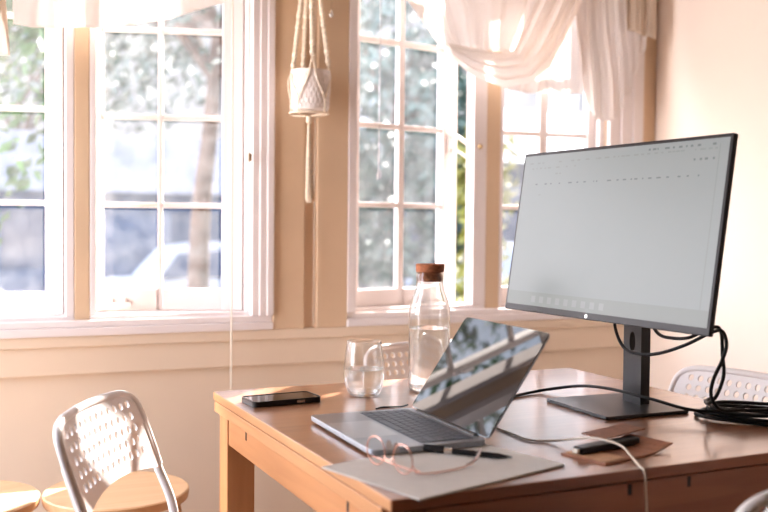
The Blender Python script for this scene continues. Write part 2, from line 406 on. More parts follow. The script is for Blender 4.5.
chairs=[((.212,1.868,.875,-.484),'white perforated plastic chair at the left end of the table, before the stools'),
 ((1.19,2.50,.16,-.987),'white perforated chair behind the table, seen through the drinking glass and carafe'),
 ((1.672,1.728,-.985,-.17),'white perforated chair at the right end of the table, behind the coiled black cables'),
 ((1.097,.962,-.16,.987),'cream perforated chair of which only the top corner shows, bottom right')]
for i,(a,l) in enumerate(chairs): put_chair(ch0 if i==0 else copy_tree(ch0),*a,l)

# ------------------------------------------------------------ stools
def make_stool():
    r=empty('round_stool',(0,0,0))
    m=MB(); m.lathe([(.168,.424),(.176,.427),(.1775,.437),(.1775,.447),(.174,.45)],64); 
    o=m.build('seat',[M['ply'],M['plye']],r,smooth=True)
    for p in o.data.polygons:
        if p.normal.z<.6: p.material_index=1
    for k in range(4):
        a=R_(20+90*k); T=Matrix.Rotation(a,4,'Z')
        m=MB(); pts=[(.04,.415),(.115,.413),(.15,.40),(.165,.36),(.17,.2),(.175,.0)]
        prof=spline([Vector((x,0,z)) for x,z in pts],5)
        v=[];f=[]
        for i,p in enumerate(prof):
            t=(prof[min(i+1,len(prof)-1)]-prof[max(i-1,0)]).normalized(); nn=Vector((t.z,0,-t.x))
            for dy in (-.024,.024):
                for dn in (-.008,.008): q=p+nn*dn; v.append((q.x,dy,q.z))
        n=len(prof)
        for i in range(n-1):
            a_=i*4; c_=a_+4
            f+=[(a_,a_+1,c_+1,c_),(a_+1,a_+3,c_+3,c_+1),(a_+3,a_+2,c_+2,c_+3),(a_+2,a_,c_,c_+2)]
        f+=[(0,2,3,1),((n-1)*4,(n-1)*4+1,(n-1)*4+3,(n-1)*4+2)]
        m.add(v,f,T=T); m.build('leg',M['plye'],r,bevel=.0015)
    return r
st=make_stool(); st.location=(.331,2.447,0); tag(st,'round birch stool behind the white chair at the table end','stool','round birch stools by the wall')
s_2=copy_tree(st); s_2.location=(-.026,2.49,0); s_2.rotation_euler.z=.5; s_2['label']='round birch stool cut off by the left edge of the photo'

# ------------------------------------------------------------ monitor
mon=empty('monitor',(1.228,1.624,TT),0); tag(mon,'large black desktop monitor with a pale grey screen on a flat stand','monitor')
yaw=-1.496
u=Vector((math.cos(yaw),math.sin(yaw),0)); nrm=Vector((-math.sin(yaw),math.cos(yaw),0))   # u: screen right; nrm: away from the viewer of the screen
stand=empty('stand',(0,0,0),0,mon)         # local x = away from the viewer, y = -screen right
m=MB(); m.prism(rrect(-.108,.094,-.116,.098,.006,4),.0005,.0075); m.build('base_plate',M['stand'],stand,bevel=.001)
def column():
    """flat column with a rounded cable slot through it"""
    m=MB(); w=.029; N=40; zc=.135; a_,c_=.0095,.021; tx0,tx1=.035,.058; zb,zt=.007,.30
    def outer(i):
        k,t=divmod(i,N//4); t=2*t/(N//4)-1; x,y=((1,t),(-t,1),(-1,-t),(t,-1))[k]; return (x*w,zc+y*.034)
    def inner(i):
        y,z=outer(i); an=math.atan2((z-zc)/.034,y/w); return (a_*math.cos(an),zc+c_*math.sin(an))
    V=[]
    for xx in (tx0,tx1):
        for i in range(N): y,z=outer(i); V.append((xx,y,z))
        for i in range(N): y,z=inner(i); V.append((xx,y,z))
    F=[]
    for i in range(N):
        j=(i+1)%N
        F.append((i,N+i,N+j,j)); F.append((2*N+i,2*N+j,3*N+j,3*N+i)); F.append((N+i,3*N+i,3*N+j,N+j)); F.append((i,j,2*N+j,2*N+i))
    m.add(V,F); m.box(tx0,tx1,-w,w,zb,zc-.034); m.box(tx0,tx1,-w,w,zc+.034,zt); return m
column().build('column',M['stand'],stand).location.y=-.006
m=MB(); m.box(.008,.036,-.05,.05,.25,.35); m.build('mount_arm',M['stand'],stand,bevel=.004)
MW,MH,tl=.612,.358,.145
Cn=Vector((1.169,1.594,1.107))-Vector((1.228,1.624,TT))
vv=Vector((0,0,1))*math.cos(tl)+nrm*math.sin(tl); dd=nrm*math.cos(tl)-Vector((0,0,1))*math.sin(tl)
Tm=Matrix.Translation(Cn)@Matrix(((u.x,vv.x,dd.x,0),(u.y,vv.y,dd.y,0),(u.z,vv.z,dd.z,0),(0,0,0,1)))
Tm2=Tm
m=MB(); m.prism([(x,y) for x,y in rrect(-MW/2,MW/2,-MH/2,MH/2,.003,3)],0,.011,T=Tm2); m.prism(rrect(-MW/2+.05,MW/2-.05,-MH/2+.03,MH/2-.06,.02,4),.011,.042,T=Tm2)
case=m.build('housing',M['bezel'],mon,bevel=.0015)
m=MB()
x0,x1,y0,y1=-MW/2+.0065,MW/2-.0065,-MH/2+.014,MH/2-.007
def q(xa,xb,ya,yb,mi,z=-.0006): m.add([(xa,ya,z),(xb,ya,z),(xb,yb,z),(xa,yb,z)],[(0,3,2,1)],mi,Tm2)
q(x0,x1,y0,y1,0)
q(x0,x1,y0,y0+.030,1,-.0008)
q(x1-.022,x1-.020,y0+.03,y1-.01,1,-.0008)
rr=random.Random(3)
for row,(yy,hh,x_s,x_e,dn) in enumerate([(y1-.010,.004,x1-.20,x1-.03,.9),(y1-.018,.003,x0+.02,x1-.02,.7),(y1-.030,.003,x0+.03,x0+.2,.6),(y1-.036,.004,x1-.08,x1-.03,.8),(y1-.044,.003,x0+.06,x0+.22,.5),(y1-.066,.003,x0+.05,x1-.05,.85),(y1-.09,.002,x0+.03,x0+.1,.5)]):
    x=x_s
    while x<x_e:
        w=rr.uniform(.003,.014)
        if rr.random()<dn: q(x,min(x+w,x_e),yy-hh/2,yy+hh/2,2 if row in(0,5,3) else 1,-.001)
        x+=w+rr.uniform(.002,.012 if row!=5 else .03)
for i in range(9): xx=x0+.09+i*.028; q(xx,xx+.014,y0+.008,y0+.022,3,-.001)
M['mscr']=mat('monitor_picture',(.03,.03,.03),.35,emit=(.40,.44,.43),es=.28)
M['mbar']=mat('monitor_taskbar',(.03,.03,.03),.35,emit=(.33,.36,.33),es=.27)
M['mtxt']=mat('monitor_marks',(.03,.03,.03),.35,emit=(.12,.14,.14),es=.35)
M['mico']=mat('monitor_icons',(.03,.03,.03),.35,emit=(.42,.44,.42),es=.30)
scrn=m.build('screen',[M['mscr'],M['mbar'],M['mtxt'],M['mico']],mon)
m=MB(); m.lathe([(.004,0),(.004,.0012)],20,T=Tm2@Matrix.Translation((-.02,-MH/2+.007,-.0012))); m.build('badge',M['chrome'],mon,smooth=True)

# ------------------------------------------------------------ laptop
lap=empty('laptop',(.583,1.700,TT+.0005),-.003); tag(lap,'open grey laptop with a glossy black reflective screen','laptop')
m=MB(); m.prism(rrect(0,.211,-.306,0,.012,6),.0034,.0130); m.build('base',M['alu'],lap,bevel=.0015)
for fx,fy in ((.02,-.02),(.19,-.02),(.02,-.284),(.19,-.284)):
    m=MB(); m.lathe([(.006,.0029 if (fy<-.1 and fx>.1) else 0),(.006,.0036)],12,T=Matrix.Translation((fx,fy,0))); m.build('foot',M['black'],lap)
# keys: far edge of the base is the hinge (local +x); rows run along y
m=MB(); m.box(.095,.196,-.288,-.016,.0130,.0132); kb=m.build('keyboard',M['key'],lap)
m=MB()
kz=.0132
for r_ in range(6):
    xk=.0975+r_*.0164; n=14 if r_<5 else 14
    hgt=.014 if r_<5 else .009
    if r_==0: ws=[1,1,1,1.25,5,1.25,1,1,1,1]
    elif r_==1: ws=[2.25]+[1]*10+[2.25]
    elif r_==2: ws=[1.75]+[1]*11+[1.75]
    elif r_==3: ws=[1.5]+[1]*12+[1]
    elif r_==4: ws=[1]*13+[1.5]
    else: ws=[1]*14
    tot=sum(ws); y=-.018; Ls=.268
    for w in ws:
        d_=Ls*w/tot; m.prism(rrect(xk,xk+hgt,y-d_+.0012,y-.0012,.001,2),kz,kz+.0012); y-=d_
m.build('keys',M['key'],kb,bevel=.0003,seg=1)
m=MB(); m.prism(rrect(.006,.088,-.217,-.087,.003,3),.0130,.01325); m.build('trackpad',mat('trackpad_glass',(.42,.43,.45),.3,.7),lap)
m=MB(); m.tube([(.209,-.035,.011),(.209,-.269,.011)],.0058,14); m.build('hinge',M['black'],lap,smooth=True)
al=.965
Tl=Matrix.Translation((.210,0,.0135))@Matrix.Rotation(-al,4,'Y')     # lid local: x up the lid, y along, z = screen face side
m=MB(); m.prism(rrect(.002,.213,-.306,0,.010,6),-.004,0,T=Tl); lid=m.build('lid',M['alu'],lap,bevel=.0008)
m=MB(); m.prism(rrect(.003,.2126,-.3056,-.0004,.0098,6),0,.0006,T=Tl); m.build('display',M['scr'],lid)

# ------------------------------------------------------------ things on the table
def onT(x,y,z=0): return (x,y,TT+z)
# notebook
na=math.atan2(.093,.305)
nb=empty('notebook',onT(.668,1.304,.0005),na); tag(nb,'large notebook with a pale grey cover lying under pen and glasses','notebook')
m=MB(); m.box(-.152,.150,-.109,.109,.0004,.0022); m.build('pages',M['pages'],nb)
m=MB(); m.prism(rrect(-.154,.153,-.111,.111,.004,3),.0022,.0027); m.prism(rrect(-.154,.153,-.111,.111,.004,3),0,.0005); m.box(-.1545,-.1525,-.111,.111,.0005,.0022); m.build('cover',M['paper'],nb,bevel=.0003,seg=1)
# pen
NZ=.0034
pa=math.atan2(1.298-1.413,.774-.662)
pen=empty('pen',onT(.732,1.340,NZ+.0052),pa); tag(pen,'black ballpoint pen lying on the grey notebook','pen')
RY=Matrix.Rotation(PI/2,4,'Y')
m=MB(); m.lathe([(.0046,-.030),(.0048,.0),(.0046,.045),(.0030,.058),(.0012,.068)],20,T=RY); m.build('barrel',M['black'],pen,smooth=True)
m=MB(); m.lathe([(.0049,-.044),(.0049,-.030)],20,T=RY); m.build('ring',M['chrome'],pen,smooth=True)
m=MB(); m.lathe([(.0042,-.082),(.0052,-.078),(.0052,-.044)],20,T=RY); m.box(-.080,-.045,-.0015,.0015,.0048,.0068); m.build('cap',M['black'],pen,smooth=True)
# glasses, upside down, temples lying on the notebook
gl=empty('glasses',onT(.577,1.312,NZ),R_(13)); tag(gl,'thin rose gold wire eyeglasses standing upside down on the notebook','glasses')
for s_ in (1,-1):
    m=MB(); cy=s_*.034; rim=[(0,cy+.0235*math.cos(a)*(1),.0225+.0215*math.sin(a)) for a in [2*PI*i/28 for i in range(28)]]
    m.tube(rim,.0010,8,closed=True); o=m.build('rim',M['gold'],gl,smooth=True)
    m=MB(); m.add([(0,y_,z_) for _,y_,z_ in rim]+[(0,cy,.0225)],[(i,(i+1)%28,28) for i in range(28)]); m.build('lens',M['lens'],gl,solid=.001)
    m=MB(); hy=s_*.062
    if s_>0:      # the far temple is folded in behind the lenses
        m.tube([(0,.0572,.018),(.004,.062,.012),(.010,.058,.008),(.013,.02,.005),(.015,-.03,.004),(.016,-.055,.006)],.0011,8,smooth=6); m.build('temple',M['gold'],gl,smooth=True)
    m=MB()
    if s_<0: m.tube([(0,s_*.0572,.018),(.002,hy,.012),(.006,hy+s_*.001,.006),(.05,hy,.002),(.105,hy-s_*.004,.0025),(.125,hy-s_*.006,.010),(.136,hy-s_*.008,.022)],.0011,8,smooth=6); tm=m.build('temple',M['gold'],gl,smooth=True)
    m=MB()
    if s_<0: m.tube([(.105,hy-s_*.004,.0035),(.125,hy-s_*.006,.010),(.137,hy-s_*.008,.0235)],.0022,8,smooth=5); m.build('temple_tip',M['pad'],tm,smooth=True)
    m=MB()
    m=MB(); m.lathe([(.0012,-.0012),(.0048,-.0008),(.0048,.0008),(.0012,.0012)],14,T=Matrix.Translation((.006,s_*.009,.034))@Matrix.Rotation(R_(60),4,'Z')@Matrix.Rotation(PI/2,4,'Y')@Matrix.Scale(1.7,4,(1,0,0))); m.build('nose_pad',M['pad'],gl,smooth=True)
m=MB(); m.tube([(0,-.0115,.018),(-.002,-.004,.0145),(-.002,.004,.0145),(0,.0115,.018)],.0012,8,smooth=5); m.build('bridge',M['gold'],gl,smooth=True)
# phone
ph=empty('phone',onT(.594,1.915,.0006),R_(6)); tag(ph,'black smartphone in a bumper case near the far left table corner','phone')
m=MB(); m.prism(rrect(-.074,.074,-.037,.037,.010,6),.0008,.0098); m.build('body',M['black'],ph,bevel=.0015)
m=MB(); m.prism(rrect(-.0715,.0715,-.0345,.0345,.008,6),.0098,.0102); m.build('screen',M['phone'],ph)
m=MB()
outer=rrect(-.0765,.0765,-.0395,.0395,.012,6); inner=rrect(-.0742,.0742,-.0372,.0372,.010,6); n=len(outer)
V=[(x,y,z) for z in (0,.0112) for pts in (outer,inner) for x,y in pts]
F=[]
for i in range(n):
    j=(i+1)%n; F+=[(i,j,2*n+j,2*n+i),(n+j,n+i,3*n+i,3*n+j),(2*n+i,2*n+j,3*n+j,3*n+i),(j,i,n+i,n+j)]
m.add(V,F); m.build('bumper_case',M['case'],ph)
m=MB(); m.box(.018,.036,-.0402,-.0396,.003,.008); m.build('side_button',M['chrome'],ph,bevel=.0003)
# drinking glass
dg=empty('drinking_glass',onT(.787,1.930,.0006)); tag(dg,'stemless drinking glass half full of water','glass')
m=MB(); m.lathe([(.0,.0),(.030,.0),(.034,.003),(.0405,.018),(.0445,.040),(.0445,.060),(.0415,.090),(.0375,.118),(.0362,.1185),(.0352,.118),(.0393,.090),(.0424,.060),(.0424,.040),(.0385,.018),(.030,.007),(.0,.006)],56,caps=False); m.build('glass_body',M['glass'],dg,smooth=True)
m=MB(); m.lathe([(.0,.0062),(.0299,.0072),(.0383,.0182),(.0423,.040),(.0423,.058),(.0,.058)],56,caps=False); m.build('water',M['water'],dg,smooth=True)
# carafe
cf=empty('water_carafe',onT(.950,1.940,.0006)); tag(cf,'clear glass carafe of water with a cork stopper','carafe')
m=MB(); m.lathe([(.0,.0),(.041,.0),(.0455,.004),(.047,.012),(.047,.172),(.0462,.185),(.043,.200),(.037,.215),(.0325,.228),(.0308,.240),(.0308,.266),(.030,.267),(.0292,.266),(.0292,.240),(.0308,.228),(.0353,.215),(.0412,.200),(.0443,.185),(.045,.172),(.045,.013),(.042,.008),(.0,.007)],56,caps=False); m.build('glass_body',M['glass'],cf,smooth=True)
m=MB(); m.lathe([(.0,.0072),(.0418,.0082),(.0448,.0135),(.0448,.140),(.0,.140)],56,caps=False); m.build('water',M['water'],cf,smooth=True)
m=MB(); m.lathe([(.0275,.246),(.0285,.2675),(.0318,.2677),(.0325,.284),(.0310,.2855)],40); m.build('cork_stopper',M['cork'],cf,smooth=True)
# leather folder
lf=empty('leather_wallet',onT(.978,1.283,.0006),R_(15)); tag(lf,'brown leather wallet lying half open near the front table edge','wallet')
def leaf(y0,y1,x0,x1,zf,mi0,mi1,th=.003):
    m=MB(); n=8; V=[];F=[]
    for k,zo in ((0,0),(1,th)):
        for i in range(n+1):
            for j in range(2):
                x=x0+(x1-x0)*i/n; y=(y0,y1)[j]; V.append((x,y,zf(x,y)+zo))
    o=(n+1)*2
    for i in range(n):
        a=i*2; F+=[(a,a+1,a+3,a+2),(o+a,o+a+2,o+a+3,o+a+1),(a,a+2,o+a+2,o+a),(a+1,o+a+1,o+a+3,a+3)]
    F+=[(0,o,o+1,1),(2*n,2*n+1,o+2*n+1,o+2*n)]
    m.add(V,F); return m
leaf(-.042,.05,-.086,.088,lambda x,y:.0+max(0,x-.02)**2*2.2,0,0,.0025).build('lower_leaf',M['leather'],lf,bevel=.0006)
leaf(-.036,.044,-.080,-.03,lambda x,y:.0028,0,0,.0009).build('lining',M['leatheri'],lf)
leaf(.026,.075,-.005,.105,lambda x,y:.0175+.02*(y-.03)+.03*x,0,0,.0025).build('upper_leaf',M['leather'],lf,bevel=.0006)
rm=empty('slim_gadget',onT(.972,1.285,.0036),R_(12)); 
tag(rm,'slim black gadget clipped between the leaves of the brown wallet','gadget')
m=MB(); m.prism(rrect(-.072,.072,.006,.028,.006,4),.0008,.0125); m.build('body',M['black'],rm,bevel=.002)
m=MB(); m.box(-.077,-.072,.011,.023,.003,.010); m.build('plug',M['wire'],rm,bevel=.0005)

# ------------------------------------------------------------ cables
def cable(name,pts,r,m_,label,k=10):
    m=MB(); m.tube(pts,r,10,smooth=k); o=m.build(name,m_,None,smooth=True); return tag(o,label,'cable')
cable('charging_cord',[onT(.86,1.60,.006),onT(.882,1.516,.0023),onT(.883,1.453,.0023),onT(.886,1.41,.0023),onT(.915,1.385,.004),onT(.944,1.316,.021),onT(.955,1.286,.022),onT(.962,1.254,.019),onT(.957,1.22,.008),onT(.951,1.196,.0022),(.949,1.181,TT-.004),(.948,1.176,TT-.03),(.947,1.170,TT-.12),(.936,1.165,TT-.3),(.945,1.168,.25),(.96,1.165,.01)],.0019,M['wire'],'thin beige charging cord crossing the wallet and falling over the front table edge')
cable('power_cable',[onT(.83,1.615,.006),onT(.93,1.69,.0035),onT(1.02,1.755,.0035),onT(1.09,1.79,.0035),(1.17,1.815,TT+.006),(1.225,1.78,TT+.017),(1.235,1.725,TT+.026),(1.235,1.647,TT+.032),(1.235,1.58,TT+.033),(1.245,1.515,TT+.030),(1.27,1.455,TT+.022),(1.31,1.42,TT+.022),(1.36,1.39,TT+.034)],.0033,M['cable'],'thick black cable curving over the tabletop from laptop to coil')
cable('adapter_lead',[onT(.803,1.735,.012),onT(.80,1.76,.004),onT(.783,1.775,.0018),onT(.765,1.778,.0018),onT(.748,1.768,.0018)],.0016,M['cable'],'short dark lead lying behind the laptop hinge')
cable('display_cable',[(1.262,1.665,.96),(1.245,1.655,.915),(1.225,1.60,.874),(1.222,1.545,.865),(1.228,1.49,.873),(1.24,1.43,.896),(1.25,1.371,.926),(1.25,1.345,.930),(1.25,1.334,.907),(1.25,1.344,.878),(1.25,1.364,.842),(1.25,1.371,.815),(1.25,1.363,.797),(1.27,1.36,.782),(1.31,1.35,.782)],.0034,M['cable'],'black monitor cable sagging in a long loop under the screen, then dropping to the coil')
cable('monitor_power_cable',[(1.262,1.58,.95),(1.255,1.53,.908),(1.25,1.48,.903),(1.25,1.43,.91),(1.252,1.375,.934),(1.256,1.356,.930),(1.256,1.350,.887),(1.256,1.346,.85),(1.256,1.362,.811),(1.262,1.39,.79),(1.30,1.44,.784),(1.33,1.46,.783)],.0034,M['cable'],'black monitor cable hanging straight down at the right, twisted with its neighbour')
pts=[]
cx0,cy0=1.378,1.412
for k in range(4):
    for i in range(16):
        a=2*PI*i/16+k*.25; rx=.096-.007*k+.004*math.sin(3*a+k); ry=.048+.006*math.cos(2*a+k*1.7)-.002*k
        x=rx*math.cos(a); y=ry*math.sin(a)
        t=R_(-50+5*k); pts.append((cx0+x*math.cos(t)-y*math.sin(t)+.004*k,cy0+x*math.sin(t)+y*math.cos(t),TT+.0045+.0075*k+.0015*math.sin(2*a+k)))
m=MB(); m.tube(pts,.0036,10,smooth=5)
coil=m.build('coiled_cable',M['cable'],None,smooth=True); tag(coil,'thick loose coil of black cable at the right end of the table','cable')

# ------------------------------------------------------------ plant hanger and pot
px_,py_=.952,2.80
pot=empty('hanging_pot',(px_+.004,py_,1.466)); tag(pot,'small white cross-hatched ceramic pot hanging in the macrame cords','pot')
m=MB(); m.lathe([(.0,.0),(.052,.0),(.056,.004),(.0605,.121),(.0595,.1225),(.057,.121),(.053,.012),(.0,.010)],48,caps=False); m.build('pot_body',M['pot'],pot,smooth=True)
m=MB()
for k in range(26):
    for sgn in (1,-1):
        a0=2*PI*k/26; P_=[]
        for i in range(9):
            z=.010+.100*i/8; a=a0+sgn*.75*i/8; r_=.0565+.0045*z/.121; P_.append((r_*math.cos(a),r_*math.sin(a),z))
        m.tube(P_,.0017,5)
m.build('relief_pattern',M['pot'],pot,smooth=True)
mh=empty('macrame_hanger',(px_,py_,1.40)); tag(mh,'cream macrame plant hanger with knotted cords and a tassel','plant hanger')
hz=1.40
m=MB()
tops=[(-.030,-.012),(-.008,-.04),(.034,-.01),(.0,.035)]; dzk=-.016
knots=[(-.052,.0,1.605),(-.012,-.064,1.640),(.055,-.02,1.622),(.0,.06,1.62)]
def braid(p0,p1,r,n):
    P0,P1=Vector(p0),Vector(p1); d=(P1-P0); ln=d.length; d.normalize(); uu=d.orthogonal().normalized(); ww=d.cross(uu)
    for ph_ in (0,2*PI/3,4*PI/3):
        pts=[]
        for i in range(n*8+1):
            t=i/(n*8); a=2*PI*n*t+ph_; pts.append(P0+d*ln*t+(uu*math.cos(a)+ww*math.sin(a))*r)
        m.tube(pts,r*.85,6)
def V3(x,y,z): return (x,y,z-hz)
for (tx,ty),(kx,ky,kz_) in zip(tops,knots):
    top=Vector(V3(tx*.12,ty*.12,2.02)); kn=Vector(V3(kx,ky,kz_+dzk))
    braid(kn,top,.0040,9)
    for f_ in (.03,.10,.30,.38,.62,.70):
        p=kn.lerp(top,f_); m.lathe([(.003,-.008),(.0085,-.004),(.0085,.004),(.003,.008)],10,T=Matrix.Translation(p))
m.lathe([(.004,-.02),(.014,-.012),(.014,.012),(.004,.02)],14,T=Matrix.Translation(V3(0,0,2.02))); braid(Vector(V3(0,0,2.02)),Vector(V3(0,0,2.29)),.004,7)
m.build('knotted_cord',M['cotton'],mh,smooth=True)
m=MB()
n4=[V3(kx,ky,kz_+dzk) for kx,ky,kz_ in knots]
order=[0,1,2,3]
angs=[math.atan2(k[1],k[0]) for k in knots]
for i in range(4):
    a0=angs[i]; a1=angs[(i+1)%4]
    while a1<a0: a1+=2*PI
    am=(a0+a1)/2
    for a_s,kk in ((a0,n4[i]),(a1,n4[(i+1)%4])):
        pts=[kk]
        for t in (.35,.7,1):
            a=a_s+(am-a_s)*t; z=1.586-.085*t; r_=.0635; pts.append(V3(r_*math.cos(a),r_*math.sin(a),z))
        m.tube(pts,.0022,7,smooth=4)
    m.tube([V3(.0635*math.cos(am),.0635*math.sin(am),1.501),V3(.0625*math.cos(am),.0625*math.sin(am),1.471),V3(.055*math.cos(am),.055*math.sin(am),1.455),V3(.01*math.cos(am),.01*math.sin(am),1.451)],.0026,7,smooth=4)
m.build('net',M['cotton'],mh,smooth=True)
m=MB(); m.tube([V3(.059*math.cos(a),.059*math.sin(a),1.4585) for a in [2*PI*i/24 for i in range(24)]],.0028,8,closed=True); m.lathe([(.004,-.014),(.0095,-.008),(.0095,.008),(.004,.014)],12,T=Matrix.Translation(V3(0,0,1.441))); m.build('bottom_ring',M['cotton'],mh,smooth=True)
m=MB()
for i in range(34):
    a=rnd.uniform(0,2*PI); r_=rnd.uniform(0,1)**.5; z1=1.190+rnd.uniform(-.006,.012)
    m.tube([V3(.004*r_*math.cos(a),.004*r_*math.sin(a),1.433),V3(.010*r_*math.cos(a),.008*r_*math.sin(a),1.33),V3(.019*r_*math.cos(a)+.002,.012*r_*math.sin(a),z1)],.0014,5,smooth=4)
m.build('tassel',M['cotton'],mh,smooth=True)
m=MB(); m.tube([V3(0,-.0,2.28),V3(0,0,2.34),V3(0,.03,2.36),V3(0,.10,2.36)],.003,8,smooth=4); m.build('hook',M['brass'],mh,smooth=True)
# blind cords and wand
def hang(name,x,y,z0,z1,r,mm,label,cat,pull=None):
    root=empty(name,(x,y,z0)); tag(root,label,cat)
    m=MB(); m.tube([(0,0,0),(.001,0,(z1-z0)/2),(0,0,z1-z0)],r,8,smooth=4); m.build('cord' if pull is None or pull!='w' else 'rod',mm,root,smooth=True)
    if pull=='t': m=MB(); m.lathe([(.006,-.018),(.0075,-.012),(.003,.004)],12); m.build('pull',M['chrome'],root,smooth=True)
    if pull=='w': m=MB(); m.lathe([(.003,-.003),(.0065,0),(.0065,.02),(.004,.024)],12); m.build('tip',mm,root,smooth=True)
hang('blind_pull',.720,2.835,.20,2.18,.0024,M['wire'],'pale blind cord hanging in front of the second window down behind the table','cord')
hang('hanging_string',.992,2.862,.80,2.18,.0014,M['wire'],'thin cord hanging beside the macrame tassel','cord')
hang('blind_pull',1.042,2.855,1.79,2.18,.0016,M['clear'],'short cord with a small tip right of the macrame hanger','cord','t')
hang('blind_wand',1.187,2.80,1.265,2.15,.0036,M['clear'],'clear blind wand hanging before the middle window','wand','w')

# ------------------------------------------------------------ curtains
def resample(pts,n):
    pts=[Vector(p) for p in pts]; L=[0]
    for a,c in zip(pts,pts[1:]): L.append(L[-1]+(c-a).length)
    out=[];j=0
    for i in range(n):
        d=L[-1]*i/(n-1)
        while j<len(L)-2 and L[j+1]<d: j+=1
        out.append(pts[j].lerp(pts[j+1],(d-L[j])/max(L[j+1]-L[j],1e-9)))
    return out
def drape(A,B,y0,amp,nf,bulge=0,nu=90,nv=40,phase=0,seed=1,along='u'):
    """cloth lofted between two edge lines in the wall plane (x,z); folds run from A to B ('u') or along them ('v')"""
    A=resample([(x,0,z) for x,z in A],nu); B=resample([(x,0,z) for x,z in B],nu)
    r_=random.Random(seed); ph=[r_.uniform(0,6) for _ in range(6)]
    V=[];F=[]
    for i in range(nu):
        u_=i/(nu-1)
        for j in range(nv):
            v=j/(nv-1); p=A[i].lerp(B[i],v)
            s=u_ if along=='u' else v; o_=v if along=='u' else u_
            s2=s+.02*math.sin(5*o_+ph[0])+.012*math.sin(11*o_+ph[1])
            d=math.sin(2*PI*nf*s2+phase)+.45*math.sin(2*PI*nf*1.9*s2+ph[2])+.25*math.sin(2*PI*nf*3.3*s2+ph[3]+2*o_)
            e=(.35+.65*o_) if along=='u' else (.6+.4*math.sin(PI*o_))
            V.append((p.x,y0+amp*d*e-bulge*math.sin(PI*v),p.z))
    for i in range(nu-1):
        for j in range(nv-1): a=i*nv+j; F.append((a,a+1,a+nv+1,a+nv))
    m=MB(); m.add(V,F); return m
ct=empty('swagged_curtain',(1.7,2.8,2.14)); tag(ct,'white swagged voile curtain with a hanging tail over the right windows','curtain')
def part(m,n,mm,root):
    o=m.build(n,mm,None,smooth=True,solid=.0008); o.parent=root; o.location=-root.location; return o
ZT=2.14
part(drape([(1.00,ZT),(1.34,ZT),(1.8,ZT)],[(1.39,1.705),(1.5,1.70),(1.655,1.70)],2.79,.006,4,nv=30,seed=3),'upper_panel',M['cloth'],ct)
part(drape([(1.395,1.708),(1.50,1.695),(1.60,1.69),(1.655,1.70),(1.685,1.77),(1.74,1.88),(1.79,1.97),(1.84,ZT)],[(1.415,1.665),(1.50,1.61),(1.62,1.578),(1.72,1.60),(1.80,1.66),(1.87,1.78),(1.93,1.9),(1.99,ZT)],2.765,.007,3.3,bulge=.02,nu=70,nv=50,seed=5,along='v'),'swag',M['cloth'],ct)
part(drape([(1.66,ZT),(2.02,ZT)],[(1.655,1.588),(1.75,1.575),(1.98,1.588)],2.835,.006,4,nv=30,seed=7),'voile_underlay',M['sheer'],ct)
part(drape([(1.87,ZT),(2.05,ZT),(2.235,ZT)],[(1.975,1.56),(2.00,1.50),(2.06,1.492),(2.105,1.505),(2.12,1.55),(2.155,1.60),(2.185,1.70),(2.225,1.79)],2.80,.013,6,nv=50,nu=140,seed=9),'tail',M['cloth'],ct)
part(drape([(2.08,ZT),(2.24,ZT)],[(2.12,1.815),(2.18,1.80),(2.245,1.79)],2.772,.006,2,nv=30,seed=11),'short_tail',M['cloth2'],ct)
cu=empty('valance_curtain',(.2,2.8,2.14)); tag(cu,'white gathered cloth valance hanging over the left windows','curtain')
part(drape([(.09,ZT),(.45,ZT),(.86,ZT)],[(.105,1.655),(.20,1.650),(.41,1.678),(.55,1.715),(.62,1.745),(.72,1.785),(.80,1.85),(.85,2.0)],2.80,.010,5,bulge=.01,nv=50,seed=13),'swag',M['cloth'],cu)
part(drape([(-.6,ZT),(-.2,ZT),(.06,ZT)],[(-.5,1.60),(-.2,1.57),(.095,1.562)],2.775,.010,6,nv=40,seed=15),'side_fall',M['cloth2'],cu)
part(drape([(-1.2,ZT),(-.6,ZT)],[(-1.2,1.60),(-.6,1.62)],2.80,.010,6,nv=30,seed=16),'far_fall',M['cloth'],cu)
for nm,xa,xb,lb in (('curtain_rod',-1.3,.90,'white curtain rod above the left windows'),('curtain_rod',1.06,2.30,'white curtain rod above the right windows')):
    r=empty(nm,(xa,2.80,ZT+.002)); tag(r,lb,'curtain rod')
    m=MB(); m.tube([(0,0,0),(xb-xa,0,0)],.009,10); m.build('rod',M['trim'],r,smooth=True)
    for x in (.02,xb-xa-.02):
        m=MB(); m.box(x-.006,x+.006,0,.072,-.008,.008); m.build('bracket',M['trim'],r)

